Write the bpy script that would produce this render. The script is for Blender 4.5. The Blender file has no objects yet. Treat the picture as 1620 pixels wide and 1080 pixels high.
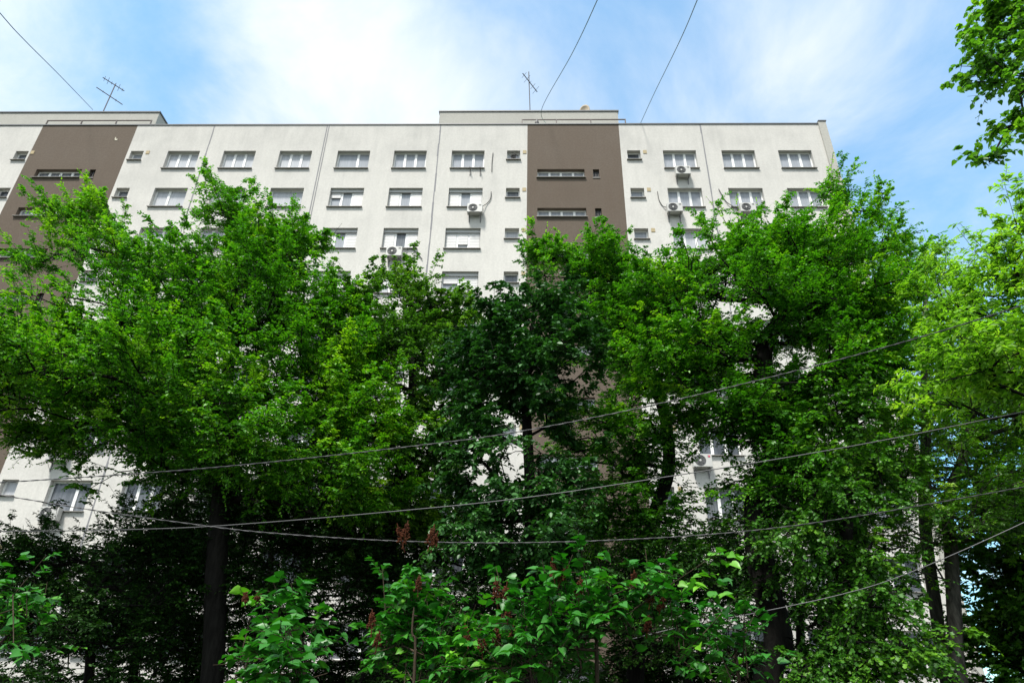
import bpy, math, random
import numpy as np
from mathutils import Vector, Matrix

# ---------------------------------------------------------------- camera
scene = bpy.context.scene
COL = scene.collection
FPX, PW, PH = 1080., 1620, 1080
EYE = np.array([0, 0, 1.6])
def _n(v):
    v = np.array(v, float); return v / np.linalg.norm(v)
Zc = _n((38, 1935, -FPX)); Xc = _n((1, -.00586, .0247)); Xc = _n(Xc - Zc * Xc.dot(Zc)); Yc = np.cross(Zc, Xc)
MC = np.array([Xc, Yc, Zc])
cam = bpy.data.cameras.new('camera'); cam.lens = 24.0; cam.sensor_width = 36.0; cam.clip_end = 3000; cam.clip_start = .05
camo = bpy.data.objects.new('camera', cam); COL.objects.link(camo)
mw = Matrix([list(MC[i]) + [EYE[i]] for i in range(3)] + [[0, 0, 0, 1]])
camo.matrix_world = mw
scene.camera = camo
def ray(px, py): return MC @ np.array([(px - PW / 2) / FPX, -(py - PH / 2) / FPX, -1.])
def at(px, py, Y):
    """world point at distance Y in front of the eye for a measured direction"""
    r = ray(px, py); return r * (Y / r[1]) + EYE
D = 28.3                                             # distance to the facade
def fac(px, py):
    p = at(px, py, D); return p[0], p[2]

# ---------------------------------------------------------------- render and exposure
scene.view_settings.view_transform = 'Standard'
try: scene.view_settings.look = 'None'
except Exception: pass
scene.view_settings.exposure = 1.15
scene.view_settings.gamma = 1.0
scene.render.engine = 'CYCLES'
scene.cycles.max_bounces = 6
scene.cycles.diffuse_bounces = 2
scene.cycles.glossy_bounces = 2
scene.cycles.transmission_bounces = 4
scene.cycles.transparent_max_bounces = 4

# ---------------------------------------------------------------- sun
SUN_EL, SUN_AZ = math.radians(61), math.radians(205)   # azimuth measured clockwise from +Y
sl = bpy.data.lights.new('sun', 'SUN'); sl.energy = 3.0; sl.angle = math.radians(9); sl.color = (1, .96, .9)
so = bpy.data.objects.new('sun', sl); COL.objects.link(so)
sdir = Vector((math.sin(SUN_AZ) * math.cos(SUN_EL), math.cos(SUN_AZ) * math.cos(SUN_EL), math.sin(SUN_EL)))
so.rotation_euler = sdir.to_track_quat('Z', 'Y').to_euler(); so.location = (0, -20, 60)

# ---------------------------------------------------------------- node helpers
def newmat(name):
    m = bpy.data.materials.new(name); m.use_nodes = True; nt = m.node_tree; nt.nodes.clear(); return m, nt
def nd(nt, t, **kw):
    n = nt.nodes.new(t)
    for k, v in kw.items():
        if k.startswith('i_'): n.inputs[k[2:].replace('_', ' ')].default_value = v
        else: setattr(n, k, v)
    return n
def mixc(nt, fac_, a, b, mode='MIX'):
    n = nt.nodes.new('ShaderNodeMix'); n.data_type = 'RGBA'; n.blend_type = mode
    for i, v in ((0, fac_), (6, a), (7, b)):
        if isinstance(v, bpy.types.NodeSocket): nt.links.new(v, n.inputs[i])
        elif i == 0: n.inputs[0].default_value = v
        else: n.inputs[i].default_value = tuple(v) + ((1,) if len(v) == 3 else ())
    return n.outputs[2]
def math_(nt, op, a, b=0.0, clamp=False):
    n = nt.nodes.new('ShaderNodeMath'); n.operation = op; n.use_clamp = clamp
    for i, v in ((0, a), (1, b)):
        if isinstance(v, bpy.types.NodeSocket): nt.links.new(v, n.inputs[i])
        else: n.inputs[i].default_value = v
    return n.outputs[0]
def ramp(nt, src, lo, hi, a=0., b=1.):
    n = nt.nodes.new('ShaderNodeMapRange'); n.interpolation_type = 'SMOOTHSTEP'
    nt.links.new(src, n.inputs[0])
    for i, v in ((1, lo), (2, hi), (3, a), (4, b)): n.inputs[i].default_value = v
    return n.outputs[0]
def noise(nt, vec, scale, detail=4, rough=.55, stretch=None, dist=0):
    if stretch:
        mp = nt.nodes.new('ShaderNodeMapping'); mp.inputs['Scale'].default_value = stretch
        nt.links.new(vec, mp.inputs[0]); vec = mp.outputs[0]
    n = nt.nodes.new('ShaderNodeTexNoise'); n.inputs['Scale'].default_value = scale
    n.inputs['Detail'].default_value = detail; n.inputs['Roughness'].default_value = rough
    n.inputs['Distortion'].default_value = dist
    nt.links.new(vec, n.inputs['Vector']); return n.outputs[0]

# ---------------------------------------------------------------- world: sky with clouds
world = bpy.data.worlds.new('World'); scene.world = world; world.use_nodes = True
nt = world.node_tree; nt.nodes.clear()
tc = nd(nt, 'ShaderNodeTexCoord'); gen = tc.outputs['Generated']
sky = nd(nt, 'ShaderNodeTexSky'); sky.sky_type = 'NISHITA'; sky.sun_disc = False
sky.sun_elevation = SUN_EL; sky.sun_rotation = SUN_AZ; sky.air_density = 1.0; sky.dust_density = .6; sky.ozone_density = 2.0
hue = nd(nt, 'ShaderNodeHueSaturation'); hue.inputs['Saturation'].default_value = 1.12
nt.links.new(sky.outputs[0], hue.inputs['Color'])
bg1 = nd(nt, 'ShaderNodeBackground'); bg1.inputs[1].default_value = .15
nt.links.new(mixc(nt, 1.0, hue.outputs[0], (.60, 1.10, 1.04), 'MULTIPLY'), bg1.inputs[0])
sep = nd(nt, 'ShaderNodeSeparateXYZ'); nt.links.new(gen, sep.inputs[0])
zz = math_(nt, 'ADD', math_(nt, 'MAXIMUM', sep.outputs[2], .02), .25)
cmb = nd(nt, 'ShaderNodeCombineXYZ')
nt.links.new(math_(nt, 'DIVIDE', sep.outputs[0], zz), cmb.inputs[0])
nt.links.new(math_(nt, 'DIVIDE', sep.outputs[1], zz), cmb.inputs[1])
cn = noise(nt, cmb.outputs[0], 2.3, 8, .60, dist=.5)
def lobe(px, py, k, w):
    d = _n(ray(px, py))
    v = nd(nt, 'ShaderNodeVectorMath', operation='DOT_PRODUCT'); nt.links.new(gen, v.inputs[0]); v.inputs[1].default_value = tuple(d)
    e = math_(nt, 'MULTIPLY', math_(nt, 'SUBTRACT', v.outputs['Value'], 1.0), k)
    return math_(nt, 'MULTIPLY', math_(nt, 'EXPONENT', e), w)
acc = math_(nt, 'MULTIPLY', math_(nt, 'SUBTRACT', cn, .5), 3.4)
for a in ((600, 110, 40, .65), (430, 120, 60, .4), (720, 150, 60, .3), (60, 170, 40, .45), (1330, 120, 120, .5), (1230, 160, 60, .4), (1000, 150, 60, .35), (1560, 330, 60, .3), (60, 60, 90, .2),
          (880, 20, 60, -.7), (230, 30, 110, -.6), (1480, 330, 45, -.45), (1120, 60, 30, -.3), (230, 130, 120, -.2),(1480, 250, 50, -.2), (1430, 60, 60, .3)):
    acc = math_(nt, 'ADD', acc, lobe(*a))
mask = ramp(nt, acc, -.55, 1.3, .20, 1.)
# clouds cover the half of the sky behind and overhead
cover = ramp(nt, sep.outputs[1], .62, .1)
mask = math_(nt, 'MAXIMUM', mask, math_(nt, 'MULTIPLY', cover, .9), clamp=True)
bg2 = nd(nt, 'ShaderNodeBackground')
cn2 = noise(nt, cmb.outputs[0], 4.0, 5, .6)
nt.links.new(mixc(nt, cn2, (.80, .90, 1.0), (1.0, 1.0, 1.0)), bg2.inputs[0]); nt.links.new(math_(nt, 'ADD', .53, math_(nt, 'MULTIPLY', cover, .09)), bg2.inputs[1])
ms = nd(nt, 'ShaderNodeMixShader'); nt.links.new(mask, ms.inputs[0])
nt.links.new(bg1.outputs[0], ms.inputs[1]); nt.links.new(bg2.outputs[0], ms.inputs[2])
wo = nd(nt, 'ShaderNodeOutputWorld'); nt.links.new(ms.outputs[0], wo.inputs[0])

# ---------------------------------------------------------------- materials
def principled(nt, color, rough=.8, spec=.3, metal=0., bump=None, bstr=.3, bdist=.01):
    p = nd(nt, 'ShaderNodeBsdfPrincipled')
    if isinstance(color, bpy.types.NodeSocket): nt.links.new(color, p.inputs['Base Color'])
    else: p.inputs['Base Color'].default_value = tuple(color) + (1,)
    p.inputs['Roughness'].default_value = rough; p.inputs['Metallic'].default_value = metal
    p.inputs['Specular IOR Level'].default_value = spec
    if bump is not None:
        b = nd(nt, 'ShaderNodeBump'); b.inputs['Strength'].default_value = bstr; b.inputs['Distance'].default_value = bdist
        nt.links.new(bump, b.inputs['Height']); nt.links.new(b.outputs[0], p.inputs['Normal'])
    return p
def out(nt, s):
    o = nd(nt, 'ShaderNodeOutputMaterial'); nt.links.new(s, o.inputs[0])
def simple(name, color, rough=.6, spec=.4, metal=0., var=.12, sc=6.):
    m, nt = newmat(name); t = nd(nt, 'ShaderNodeTexCoord')
    n = noise(nt, t.outputs['Object'], sc, 5, .6)
    c = mixc(nt, n, tuple(x * (1 - var) for x in color), tuple(min(1, x * (1 + var)) for x in color))
    p = principled(nt, c, rough, spec, metal, n, .15, .003); out(nt, p.outputs[0]); return m
def plaster(name, base, dirt, dirty=.5, top=31.7):
    m, nt = newmat(name); t = nd(nt, 'ShaderNodeTexCoord'); v = t.outputs['Object']
    big = noise(nt, v, .35, 5, .6)
    fine = noise(nt, v, 9.0, 6, .7)
    grit = noise(nt, v, 38.0, 3, .7)
    streak = noise(nt, v, 1.0, 6, .65, stretch=(3.2, 3.2, .5))
    streak2 = noise(nt, v, 1.0, 4, .6, stretch=(2.6, 2.6, .5))
    s = nd(nt, 'ShaderNodeSeparateXYZ'); nt.links.new(v, s.inputs[0])
    hi = ramp(nt, s.outputs[2], top - 8.5, top + .5)                # rain-washed grime is heaviest under the coping
    a = math_(nt, 'MULTIPLY', ramp(nt, streak, .36, .66), hi)
    a2 = math_(nt, 'MULTIPLY', ramp(nt, streak2, .40, .72), .2)
    blot = math_(nt, 'MULTIPLY', ramp(nt, big, .42, .7), .35)
    f = math_(nt, 'ADD', math_(nt, 'ADD', math_(nt, 'MULTIPLY', a, .11), math_(nt, 'MULTIPLY', hi, .30)), math_(nt, 'ADD', a2, blot))
    f = math_(nt, 'MULTIPLY', f, dirty, clamp=True)
    c = mixc(nt, f, base, dirt)
    c = mixc(nt, ramp(nt, fine, .35, .65, .0, .24), c, tuple(x * .55 for x in base))
    g = mixc(nt, ramp(nt, grit, .3, .7, .0, .22), c, tuple(x * .5 for x in base))
    h = math_(nt, 'ADD', grit, math_(nt, 'MULTIPLY', fine, .6))
    p = principled(nt, g, .92, .15, 0, h, .55, .02); out(nt, p.outputs[0]); return m
M = {}
M['cream'] = plaster('cream_plaster', (.63, .612, .57), (.37, .363, .345), .85)
M['brown'] = plaster('brown_plaster', (.125, .098, .076), (.16, .137, .115), .6)
M['penthouse'] = plaster('penthouse_plaster', (.44, .43, .39), (.30, .295, .27), .6, 36)
M['coping'] = simple('coping_metal', (.10, .105, .11), .5, .5)
M['sill'] = simple('sill_metal', (.24, .225, .205), .55, .4)
M['joint'] = simple('joint_sealant', (.22, .22, .23), .8, .2, var=.3, sc=14)
M['pvc'] = simple('white_frame', (.78, .78, .76), .35, .5, var=.04)
M['shutter'] = None
M['white_metal'] = simple('white_enamel', (.46, .455, .43), .4, .5, var=.1, sc=9)
M['grille'] = simple('grille_dark', (.09, .09, .09), .5, .4)
M['dark_metal'] = simple('dark_metal', (.055, .05, .048), .5, .5)
M['rail'] = simple('railing_paint', (.085, .065, .055), .5, .4)
M['steel'] = simple('galvanised_steel', (.20, .20, .20), .4, .5, metal=.4)
M['rubber'] = simple('pipe_insulation', (.10, .10, .095), .8, .2)
M['cable'] = simple('black_cable', (.03, .03, .032), .45, .5)
M['steelcable'] = simple('grey_cable', (.07, .07, .072), .45, .5)
M['greenwire'] = simple('green_wire', (.03, .10, .085), .5, .4)
M['tan'] = simple('tan_grille', (.36, .29, .17), .7, .3)
M['dish'] = simple('weathered_dish', (.33, .27, .19), .6, .4, var=.25)
M['roof'] = simple('roof_felt', (.09, .09, .09), .9, .2)
M['sticker'] = simple('red_sticker', (.55, .06, .12), .4, .5)
M['patch'] = simple('bare_patch', (.55, .52, .42), .9, .2)
def mat_shutter():
    m, nt = newmat('roller_shutter'); t = nd(nt, 'ShaderNodeTexCoord')
    w = nd(nt, 'ShaderNodeTexWave'); w.wave_type = 'BANDS'; w.bands_direction = 'Z'; w.inputs['Scale'].default_value = 3.2
    nt.links.new(t.outputs['Object'], w.inputs['Vector'])
    c = mixc(nt, w.outputs[1], (.43, .43, .425), (.52, .52, .51))
    p = principled(nt, c, .5, .4, 0, w.outputs[1], .5, .012); out(nt, p.outputs[0]); return m
M['shutter'] = mat_shutter()
def mat_glass(name, base, fold, dark):
    """double glazing; curtains, dim rooms, and sky and tree reflections put into the colour"""
    m, nt = newmat(name); t = nd(nt, 'ShaderNodeTexCoord'); v = t.outputs['Object']
    f = noise(nt, v, 1.0, 3, .5, stretch=(fold, fold, .6))
    g = noise(nt, v, .9, 2, .5)
    c = mixc(nt, ramp(nt, f, .35, .65), dark, base)
    c = mixc(nt, ramp(nt, g, .42, .6, 0, .5), c, dark)
    p = principled(nt, c, .7, .2)
    gl = nd(nt, 'ShaderNodeBsdfGlossy'); gl.inputs['Roughness'].default_value = .03; gl.inputs['Color'].default_value = (.9, .95, 1, 1)
    fr = nd(nt, 'ShaderNodeFresnel'); fr.inputs[0].default_value = 1.5
    mx = nd(nt, 'ShaderNodeMixShader'); nt.links.new(fr.outputs[0], mx.inputs[0])
    nt.links.new(p.outputs[0], mx.inputs[1]); nt.links.new(gl.outputs[0], mx.inputs[2]); out(nt, mx.outputs[0]); return m
GLASS = [mat_glass('glass_curtain_sky_grey', (.31, .33, .36), 9, (.25, .265, .29)),  # sky reflected in the panes is painted into this curtain grey
         mat_glass('glass_pale_curtain', (.44, .45, .47), 12, (.36, .37, .39)),
         mat_glass('glass_dim_room_reflection', (.075, .085, .10), 6, (.03, .034, .04)),  # dim room, with dark tree reflections painted into its colour
         mat_glass('glass_mid', (.15, .16, .18), 8, (.08, .09, .10))]
def mat_bark(name, a, b):
    m, nt = newmat(name); t = nd(nt, 'ShaderNodeTexCoord'); v = t.outputs['Object']
    n = noise(nt, v, 1.0, 6, .65, stretch=(14, 14, 3.0)); n2 = noise(nt, v, 3., 3)
    c = mixc(nt, ramp(nt, n, .35, .65), a, b); c = mixc(nt, ramp(nt, n2, .5, .75, 0, .4), c, tuple(x * .8 + .004 for x in b))
    p = principled(nt, c, .9, .15, 0, n, .9, .03); out(nt, p.outputs[0]); return m
M['bark'] = mat_bark('dark_bark', (.005, .0045, .0035), (.014, .013, .011))
M['bark2'] = mat_bark('grey_bark', (.03, .028, .024), (.085, .08, .068))
M['stem'] = mat_bark('brown_stem', (.028, .021, .014), (.065, .048, .032))
def mat_leaf(name, dark, mid, young, trans=.32, rough=.45, spec=.35, tcol=None):
    m, nt = newmat(name)
    a = nd(nt, 'ShaderNodeAttribute'); a.attribute_name = 'tint'
    r = nd(nt, 'ShaderNodeValToRGB'); nt.links.new(a.outputs['Fac'], r.inputs[0])
    e = r.color_ramp.elements; e[0].position = 0; e[0].color = tuple(dark) + (1,); e[1].position = 1; e[1].color = tuple(young) + (1,)
    x = e.new(.5); x.color = tuple(mid) + (1,)
    p = principled(nt, r.outputs[0], rough, spec)
    tr = nd(nt, 'ShaderNodeBsdfTranslucent')
    nt.links.new(mixc(nt, 1.0, r.outputs[0], tcol or (1.5, 1.75, .5), 'MULTIPLY'), tr.inputs[0])
    mx = nd(nt, 'ShaderNodeMixShader'); mx.inputs[0].default_value = trans
    nt.links.new(p.outputs[0], mx.inputs[1]); nt.links.new(tr.outputs[0], mx.inputs[2]); out(nt, mx.outputs[0]); return m
L = {
 'horn': mat_leaf('leaf_fresh_green', (.016, .080, .006), (.066, .235, .010), (.26, .47, .02)),
 'hornb': mat_leaf('leaf_bright_green', (.035, .115, .010), (.085, .235, .014), (.28, .46, .03)),
 'round': mat_leaf('leaf_mid_green', (.024, .080, .012), (.060, .165, .018), (.20, .36, .03)),
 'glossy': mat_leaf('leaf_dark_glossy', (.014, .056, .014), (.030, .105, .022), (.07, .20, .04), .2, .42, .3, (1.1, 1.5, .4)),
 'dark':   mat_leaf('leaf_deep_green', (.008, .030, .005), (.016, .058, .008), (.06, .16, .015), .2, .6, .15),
 'creeper': mat_leaf('leaf_creeper', (.012, .060, .005), (.040, .145, .009), (.15, .34, .02), .28),
 'pale': mat_leaf('leaf_light_green', (.07, .17, .02), (.16, .33, .03), (.34, .50, .05), .5),
 'linden': mat_leaf('leaf_linden', (.035, .11, .015), (.085, .22, .02), (.24, .42, .03), .42, .4, .4),
 'lilac': mat_leaf('leaf_lilac', (.016, .095, .010), (.030, .17, .014), (.15, .38, .02), .22, .42, .38, (1.0, 1.6, .35)),
}
M['seed'] = simple('seed_head_brown', (.062, .017, .005), .8, .2, var=.5, sc=30)
def mat_ground():
    m, nt = newmat('ground_soil_grass'); t = nd(nt, 'ShaderNodeTexCoord'); v = t.outputs['Object']
    n = noise(nt, v, .6, 6, .6); n2 = noise(nt, v, 9, 4, .7)
    c = mixc(nt, ramp(nt, n, .4, .6), (.035, .028, .02), (.02, .04, .012)); c = mixc(nt, ramp(nt, n2, .3, .7, 0, .5), c, (.02, .03, .01))
    p = principled(nt, c, .95, .1, 0, n2, .8, .05); out(nt, p.outputs[0]); return m
M['ground'] = mat_ground()
M['asphalt'] = simple('asphalt', (.055, .055, .057), .9, .2, sc=20)
M['kerb'] = simple('kerb_concrete', (.30, .29, .27), .9, .2)

# ---------------------------------------------------------------- mesh helpers
def tag(o, label=None, cat=None, group=None, kind=None):
    if label: o['label'] = label
    if cat: o['category'] = cat
    if group: o['group'] = group
    if kind: o['kind'] = kind
    return o
def empty(name, loc=(0, 0, 0), parent=None):
    o = bpy.data.objects.new(name, None); COL.objects.link(o); o.location = loc; o.empty_display_size = .3
    if parent: o.parent = parent
    return o
class MB:
    def __init__(s): s.v = []; s.f = []; s.mi = []; s.m = 0
    def quad(s, a, b, c, d):
        n = len(s.v); s.v += [tuple(a), tuple(b), tuple(c), tuple(d)]; s.f.append((n, n + 1, n + 2, n + 3)); s.mi.append(s.m)
    def box(s, x0, x1, y0, y1, z0, z1):
        n = len(s.v)
        s.v += [(x0, y0, z0), (x1, y0, z0), (x1, y1, z0), (x0, y1, z0), (x0, y0, z1), (x1, y0, z1), (x1, y1, z1), (x0, y1, z1)]
        for f in ((3, 2, 1, 0), (4, 5, 6, 7), (0, 1, 5, 4), (1, 2, 6, 5), (2, 3, 7, 6), (3, 0, 4, 7)):
            s.f.append(tuple(n + i for i in f)); s.mi.append(s.m)
    def tube(s, pts, r, k=6, cap=True):
        P = np.array(pts, float); n0 = len(s.v); N = len(P)
        R = np.full(N, r, float) if np.isscalar(r) else np.array(r, float)
        T = np.gradient(P, axis=0); T /= np.linalg.norm(T, axis=1)[:, None] + 1e-9
        ref = np.array([0, 0, 1.]) if abs(T[0][2]) < .9 else np.array([1., 0, 0])
        for i in range(N):
            u = np.cross(T[i], ref); u /= np.linalg.norm(u) + 1e-9; w = np.cross(T[i], u); ref = np.cross(u, T[i])
            for j in range(k):
                a = 2 * math.pi * j / k; s.v.append(tuple(P[i] + R[i] * (math.cos(a) * u + math.sin(a) * w)))
        for i in range(N - 1):
            for j in range(k):
                s.f.append((n0 + i * k + j, n0 + i * k + (j + 1) % k, n0 + (i + 1) * k + (j + 1) % k, n0 + (i + 1) * k + j)); s.mi.append(s.m)
        if cap:
            s.f.append(tuple(n0 + j for j in reversed(range(k)))); s.mi.append(s.m)
            s.f.append(tuple(n0 + (N - 1) * k + j for j in range(k))); s.mi.append(s.m)
    def disc(s, c, r, n=20, axis='y'):
        n0 = len(s.v)
        for j in range(n):
            a = 2 * math.pi * j / n; s.v.append((c[0] + r * math.cos(a), c[1], c[2] + r * math.sin(a)))
        s.f.append(tuple(range(n0, n0 + n))); s.mi.append(s.m)
    def build(s, name, mat, parent=None, smooth=False, bevel=0):
        me = bpy.data.meshes.new(name); me.from_pydata(s.v, [], s.f)
        for m in (mat if isinstance(mat, (list, tuple)) else [mat]): me.materials.append(m)
        if len(me.materials) > 1: me.polygons.foreach_set('material_index', s.mi)
        if smooth: me.polygons.foreach_set('use_smooth', [True] * len(me.polygons))
        o = bpy.data.objects.new(name, me); COL.objects.link(o)
        if parent: o.parent = parent
        if bevel:
            b = o.modifiers.new('bevel', 'BEVEL'); b.width = bevel; b.segments = 2
        return o
def npmesh(name, V, Fv, mat, parent=None, tint=None, nper=4, smooth=False):
    """V (n,3), Fv (m,nper) -> mesh object"""
    me = bpy.data.meshes.new(name)
    me.vertices.add(len(V)); me.vertices.foreach_set('co', V.astype(np.float32).ravel())
    m = len(Fv); me.loops.add(m * nper); me.loops.foreach_set('vertex_index', Fv.astype(np.int32).ravel())
    me.polygons.add(m); me.polygons.foreach_set('loop_start', np.arange(m, dtype=np.int32) * nper)
    me.materials.append(mat)
    if tint is not None:
        at_ = me.attributes.new('tint', 'FLOAT', 'FACE'); at_.data.foreach_set('value', tint.astype(np.float32))
    if smooth: me.polygons.foreach_set('use_smooth', np.ones(m, dtype=bool))
    me.update(calc_edges=True)
    o = bpy.data.objects.new(name, me); COL.objects.link(o)
    if parent: o.parent = parent
    return o

# ---------------------------------------------------------------- ground
g = MB(); g.quad((-900, -900, 0), (900, -900, 0), (900, 900, 0), (-900, 900, 0)); tag(g.build('ground', M['ground']), kind='structure')
g = MB(); g.quad((-80, -7, .004), (60, -7, .004), (60, -.6, .004), (-80, -.6, .004)); tag(g.build('road', M['asphalt']), kind='structure')
g = MB(); g.box(-80, 60, -.6, -.45, -.05, .13); tag(g.build('kerb', M['kerb']), kind='structure')

# ---------------------------------------------------------------- apartment building
BX0, BX1, TOP, ST = -46.0, 16.42, 31.70, 2.753
SILL0 = 28.33
house = empty('apartment_building', (-14, D, 0))
tag(house, 'long cream rendered apartment block with two brown stairwell strips, standing behind the trees', 'apartment building')
def hb(mb, name, mat, **k):                       # a part of the building, meshed in world coordinates
    mb.v = [(x + 14, y - D, z) for x, y, z in mb.v]
    return mb.build(name, mat, house, **k)
RV = .29                                          # reveal depth
BIG = [fac(px, 252)[0] for px in (287, 376, 465.5, 558, 648, 740, 1076.5, 1170, 1260.5)]
SM = [fac(px, 245)[0] for px in (33, 215.5, 812.5, 1003)]
BIG = [2 * (SM[0] + SM[1]) / 2 - BIG[0]] + BIG
BR = [(-28.57, -22.94), (-.15, 5.08)]
openings = []                                     # (x0,x1,z0,z1,kind,col,row)
for r in range(10):
    z = SILL0 - ST * r
    for c, x in enumerate(BIG): openings.append((x - .92, x + .92, z, z + 1.36, 'big', c, r))
    for c, x in enumerate(SM): openings.append((x - .37, x + .37, z + .64, z + 1.36, 'small', c, r))
    zz_ = 27.66 - ST * r
    if r < 10:
        for c, x in enumerate((.41, -27.72)):
            openings.append((x, x + 2.60, zz_, zz_ + .64, 'long', c, r))
            openings.append((x + 3.06, x + 3.40, zz_, zz_ + .62, 'slot', c, r))
def wall_band(mb, x0, x1, z0, z1, ops):
    xs = sorted({x0, x1} | {v for o in ops for v in o[:2]} | set(np.arange(math.ceil(x0), x1, 2.0)))
    zs = sorted({z0, z1} | {v for o in ops for v in o[2:4]})
    xs = [x for x in xs if x0 <= x <= x1]; zs = [z for z in zs if z0 <= z <= z1]
    for i in range(len(xs) - 1):
        if xs[i + 1] - xs[i] < 1e-5: continue
        for j in range(len(zs) - 1):
            cx, cz = (xs[i] + xs[i + 1]) / 2, (zs[j] + zs[j + 1]) / 2
            if any(o[0] < cx < o[1] and o[2] < cz < o[3] for o in ops): continue
            mb.quad((xs[i], D, zs[j]), (xs[i + 1], D, zs[j]), (xs[i + 1], D, zs[j + 1]), (xs[i], D, zs[j + 1]))
    for a, b, c, d, *_ in ops:
        e = D + RV
        mb.quad((a, D, c), (a, D, d), (a, e, d), (a, e, c)); mb.quad((b, D, c), (b, e, c), (b, e, d), (b, D, d))
        mb.quad((a, D, d), (b, D, d), (b, e, d), (a, e, d)); mb.quad((a, D, c), (a, e, c), (b, e, c), (b, D, c))
def inb(x0, x1): return [o for o in openings if o[0] > x0 and o[1] < x1]
w = MB()
for a, b in ((BX0, BR[0][0]), (BR[0][1], BR[1][0]), (BR[1][1], BX1)): wall_band(w, a, b, 0, TOP, inb(a, b))
w.quad((BX1 + .42, D, 0), (BX1 + .42, D + 11, 0), (BX1 + .42, D + 11, TOP), (BX1 + .42, D, TOP))
w.quad((BX0, D + 11, 0), (BX0, D, 0), (BX0, D, TOP), (BX0, D + 11, TOP))
w.quad((BX1 + .42, D + 11, 0), (BX0, D + 11, 0), (BX0, D + 11, TOP), (BX1 + .42, D + 11, TOP))
hb(w, 'wall', M['cream'])
for a, b in BR:
    w = MB(); wall_band(w, a, b, 0, TOP, inb(a, b)); o = hb(w, 'stairwell_wall', M['brown']); o['label'] = 'brown rendered stairwell strip'
w = MB(); w.box(BX1, BX1 + .42, D - .09, D - .001, 0, TOP + .14); hb(w, 'corner_pilaster', M['penthouse'])
w = MB(); w.quad((BX0, D + .05, TOP - .6), (BX1, D + .05, TOP - .6), (BX1, D + 11, TOP - .6), (BX0, D + 11, TOP - .6)); hb(w, 'roof', M['roof'])
w = MB(); w.box(BX0, BX1 - .003, D - .05, D + .30, TOP + .002, TOP + .07); w.box(BX1, BX1 + .46, D - .13, D + .3, TOP + .143, TOP + .21); hb(w, 'coping', M['coping'])
w = MB(); w.box(BX0, BX1 + .42, D + .30, D + .31, TOP - .6, TOP); hb(w, 'parapet', M['penthouse'])
# vertical expansion joints
for px in (340, 697, 1108, 520):
    x = fac(px, 199)[0]; w = MB()
    if px == 520:
        w.box(x - .10, x - .05, D - .012, D - .001, 0, TOP); w.box(x + .02, x + .06, D - .015, D - .001, 0, TOP)
    else:
        rng = random.Random(px); z = 0
        while z < TOP - .3:
            h = rng.uniform(.5, 1.4); dx = rng.uniform(-.012, .012); ww = rng.uniform(.022, .045)
            w.box(x - ww + dx, x + ww + dx, D - .010, D - .001, z, min(z + h - .002, TOP - .02)); z += h
    hb(w, 'expansion_joint', M['joint'])
for k in range(10):                               # faint storey joints of the panels
    pass
# penthouses
def penthouse(x0, x1, y0, y1, z1):
    w = MB(); w.box(x0, x1, y0, y1, TOP - .6, z1); b = hb(w, 'penthouse', M['penthouse'])
    w = MB(); w.box(x0 - .06, x1 + .06, y0 - .06, y1 + .06, z1 + .002, z1 + .09); c = hb(w, 'roof_trim', M['coping'])
    c.parent = b; return b
SB = 3.0
pA = at(696, 176, D + SB); pB = at(977, 175, D + SB); penthouse(pA[0], pB[0], D + SB, D + SB + 5, pA[2] - .08)
pC = at(253, 177, D + SB); penthouse(BX0 + 8, pC[0], D + SB, D + SB + 5, pC[2] - .08)
# windows
frame_cache = {}
def win_frame(wd, ht, cuts, t=.055):
    mb = MB(); h = wd / 2
    mb.box(-h, h, 0, .06, 0, t); mb.box(-h, h, 0, .06, ht - t, ht)
    mb.box(-h, -h + t, .002, .058, t, ht - t); mb.box(h - t, h, .002, .058, t, ht - t)
    for c in cuts: mb.box(-h + c * wd - t * .9, -h + c * wd + t * .9, -.004, .056, t, ht - t)
    return mb
def pane_mb(wd, ht, split=None):
    mb = MB(); h = wd / 2; mb.m = 0
    mb.quad((-h, .035, 0), (h, .035, 0), (h, .035, ht), (-h, .035, ht)); return mb
meshes = {}
def cached(key, fn, mats):
    if key not in meshes:
        mb = fn(); o = mb.build(key.split('|')[0], mats); meshes[key] = o.data; bpy.data.objects.remove(o)
    return meshes[key]
def link(name, me, parent, loc=(0, 0, 0)):
    o = bpy.data.objects.new(name, me); COL.objects.link(o); o.parent = parent; o.location = loc; return o
def sill_fn(wd):
    def f():
        mb = MB(); h = wd / 2
        mb.box(-h - .05, h + .05, -RV - .045, .0, -.016, .012); return mb
    return f
def shutter_fn(wd, ht, cuts, drops):
    def f():
        mb = MB(); h = wd / 2
        mb.box(-h + .003, h - .003, -.10, .0, ht - .20, ht - .003)           # roll box
        e = [0] + list(cuts) + [1]
        for i, dr in enumerate(drops):
            if dr <= 0: continue
            a, b = -h + e[i] * wd + .045, -h + e[i + 1] * wd - .045
            zb = (ht - .2) * (1 - dr) + .03
            mb.box(a, b, -.035, -.015, zb, ht - .202)
            mb.box(a, b, -.045, -.010, zb - .045, zb - .003)
        return mb
    return f
T3 = (.335, .665); T2 = (.42,); T2b = (.63,)
shut = {(4, 1): (.3, .0, 1.), (5, 1): (1., 0, 1.), (6, 1): (.82, 0, .68), (4, 2): (.9, .0, 1.), (5, 2): (.95, 0, 1.), (6, 2): (.8, .62, .95),
        (4, 3): (.9, .8, .9), (5, 3): (.5, .7, .6), (6, 3): (.35, .8), (2, 5): (.5, .5, .2), (5, 5): (.4, 1, .4), (8, 4): (.3, .3, .3)}
style = {(4, 0): T2b, (1, 1): T2, (3, 1): (), (6, 3): (.45,), (2, 4): T2}
rw = random.Random(5)
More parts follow.
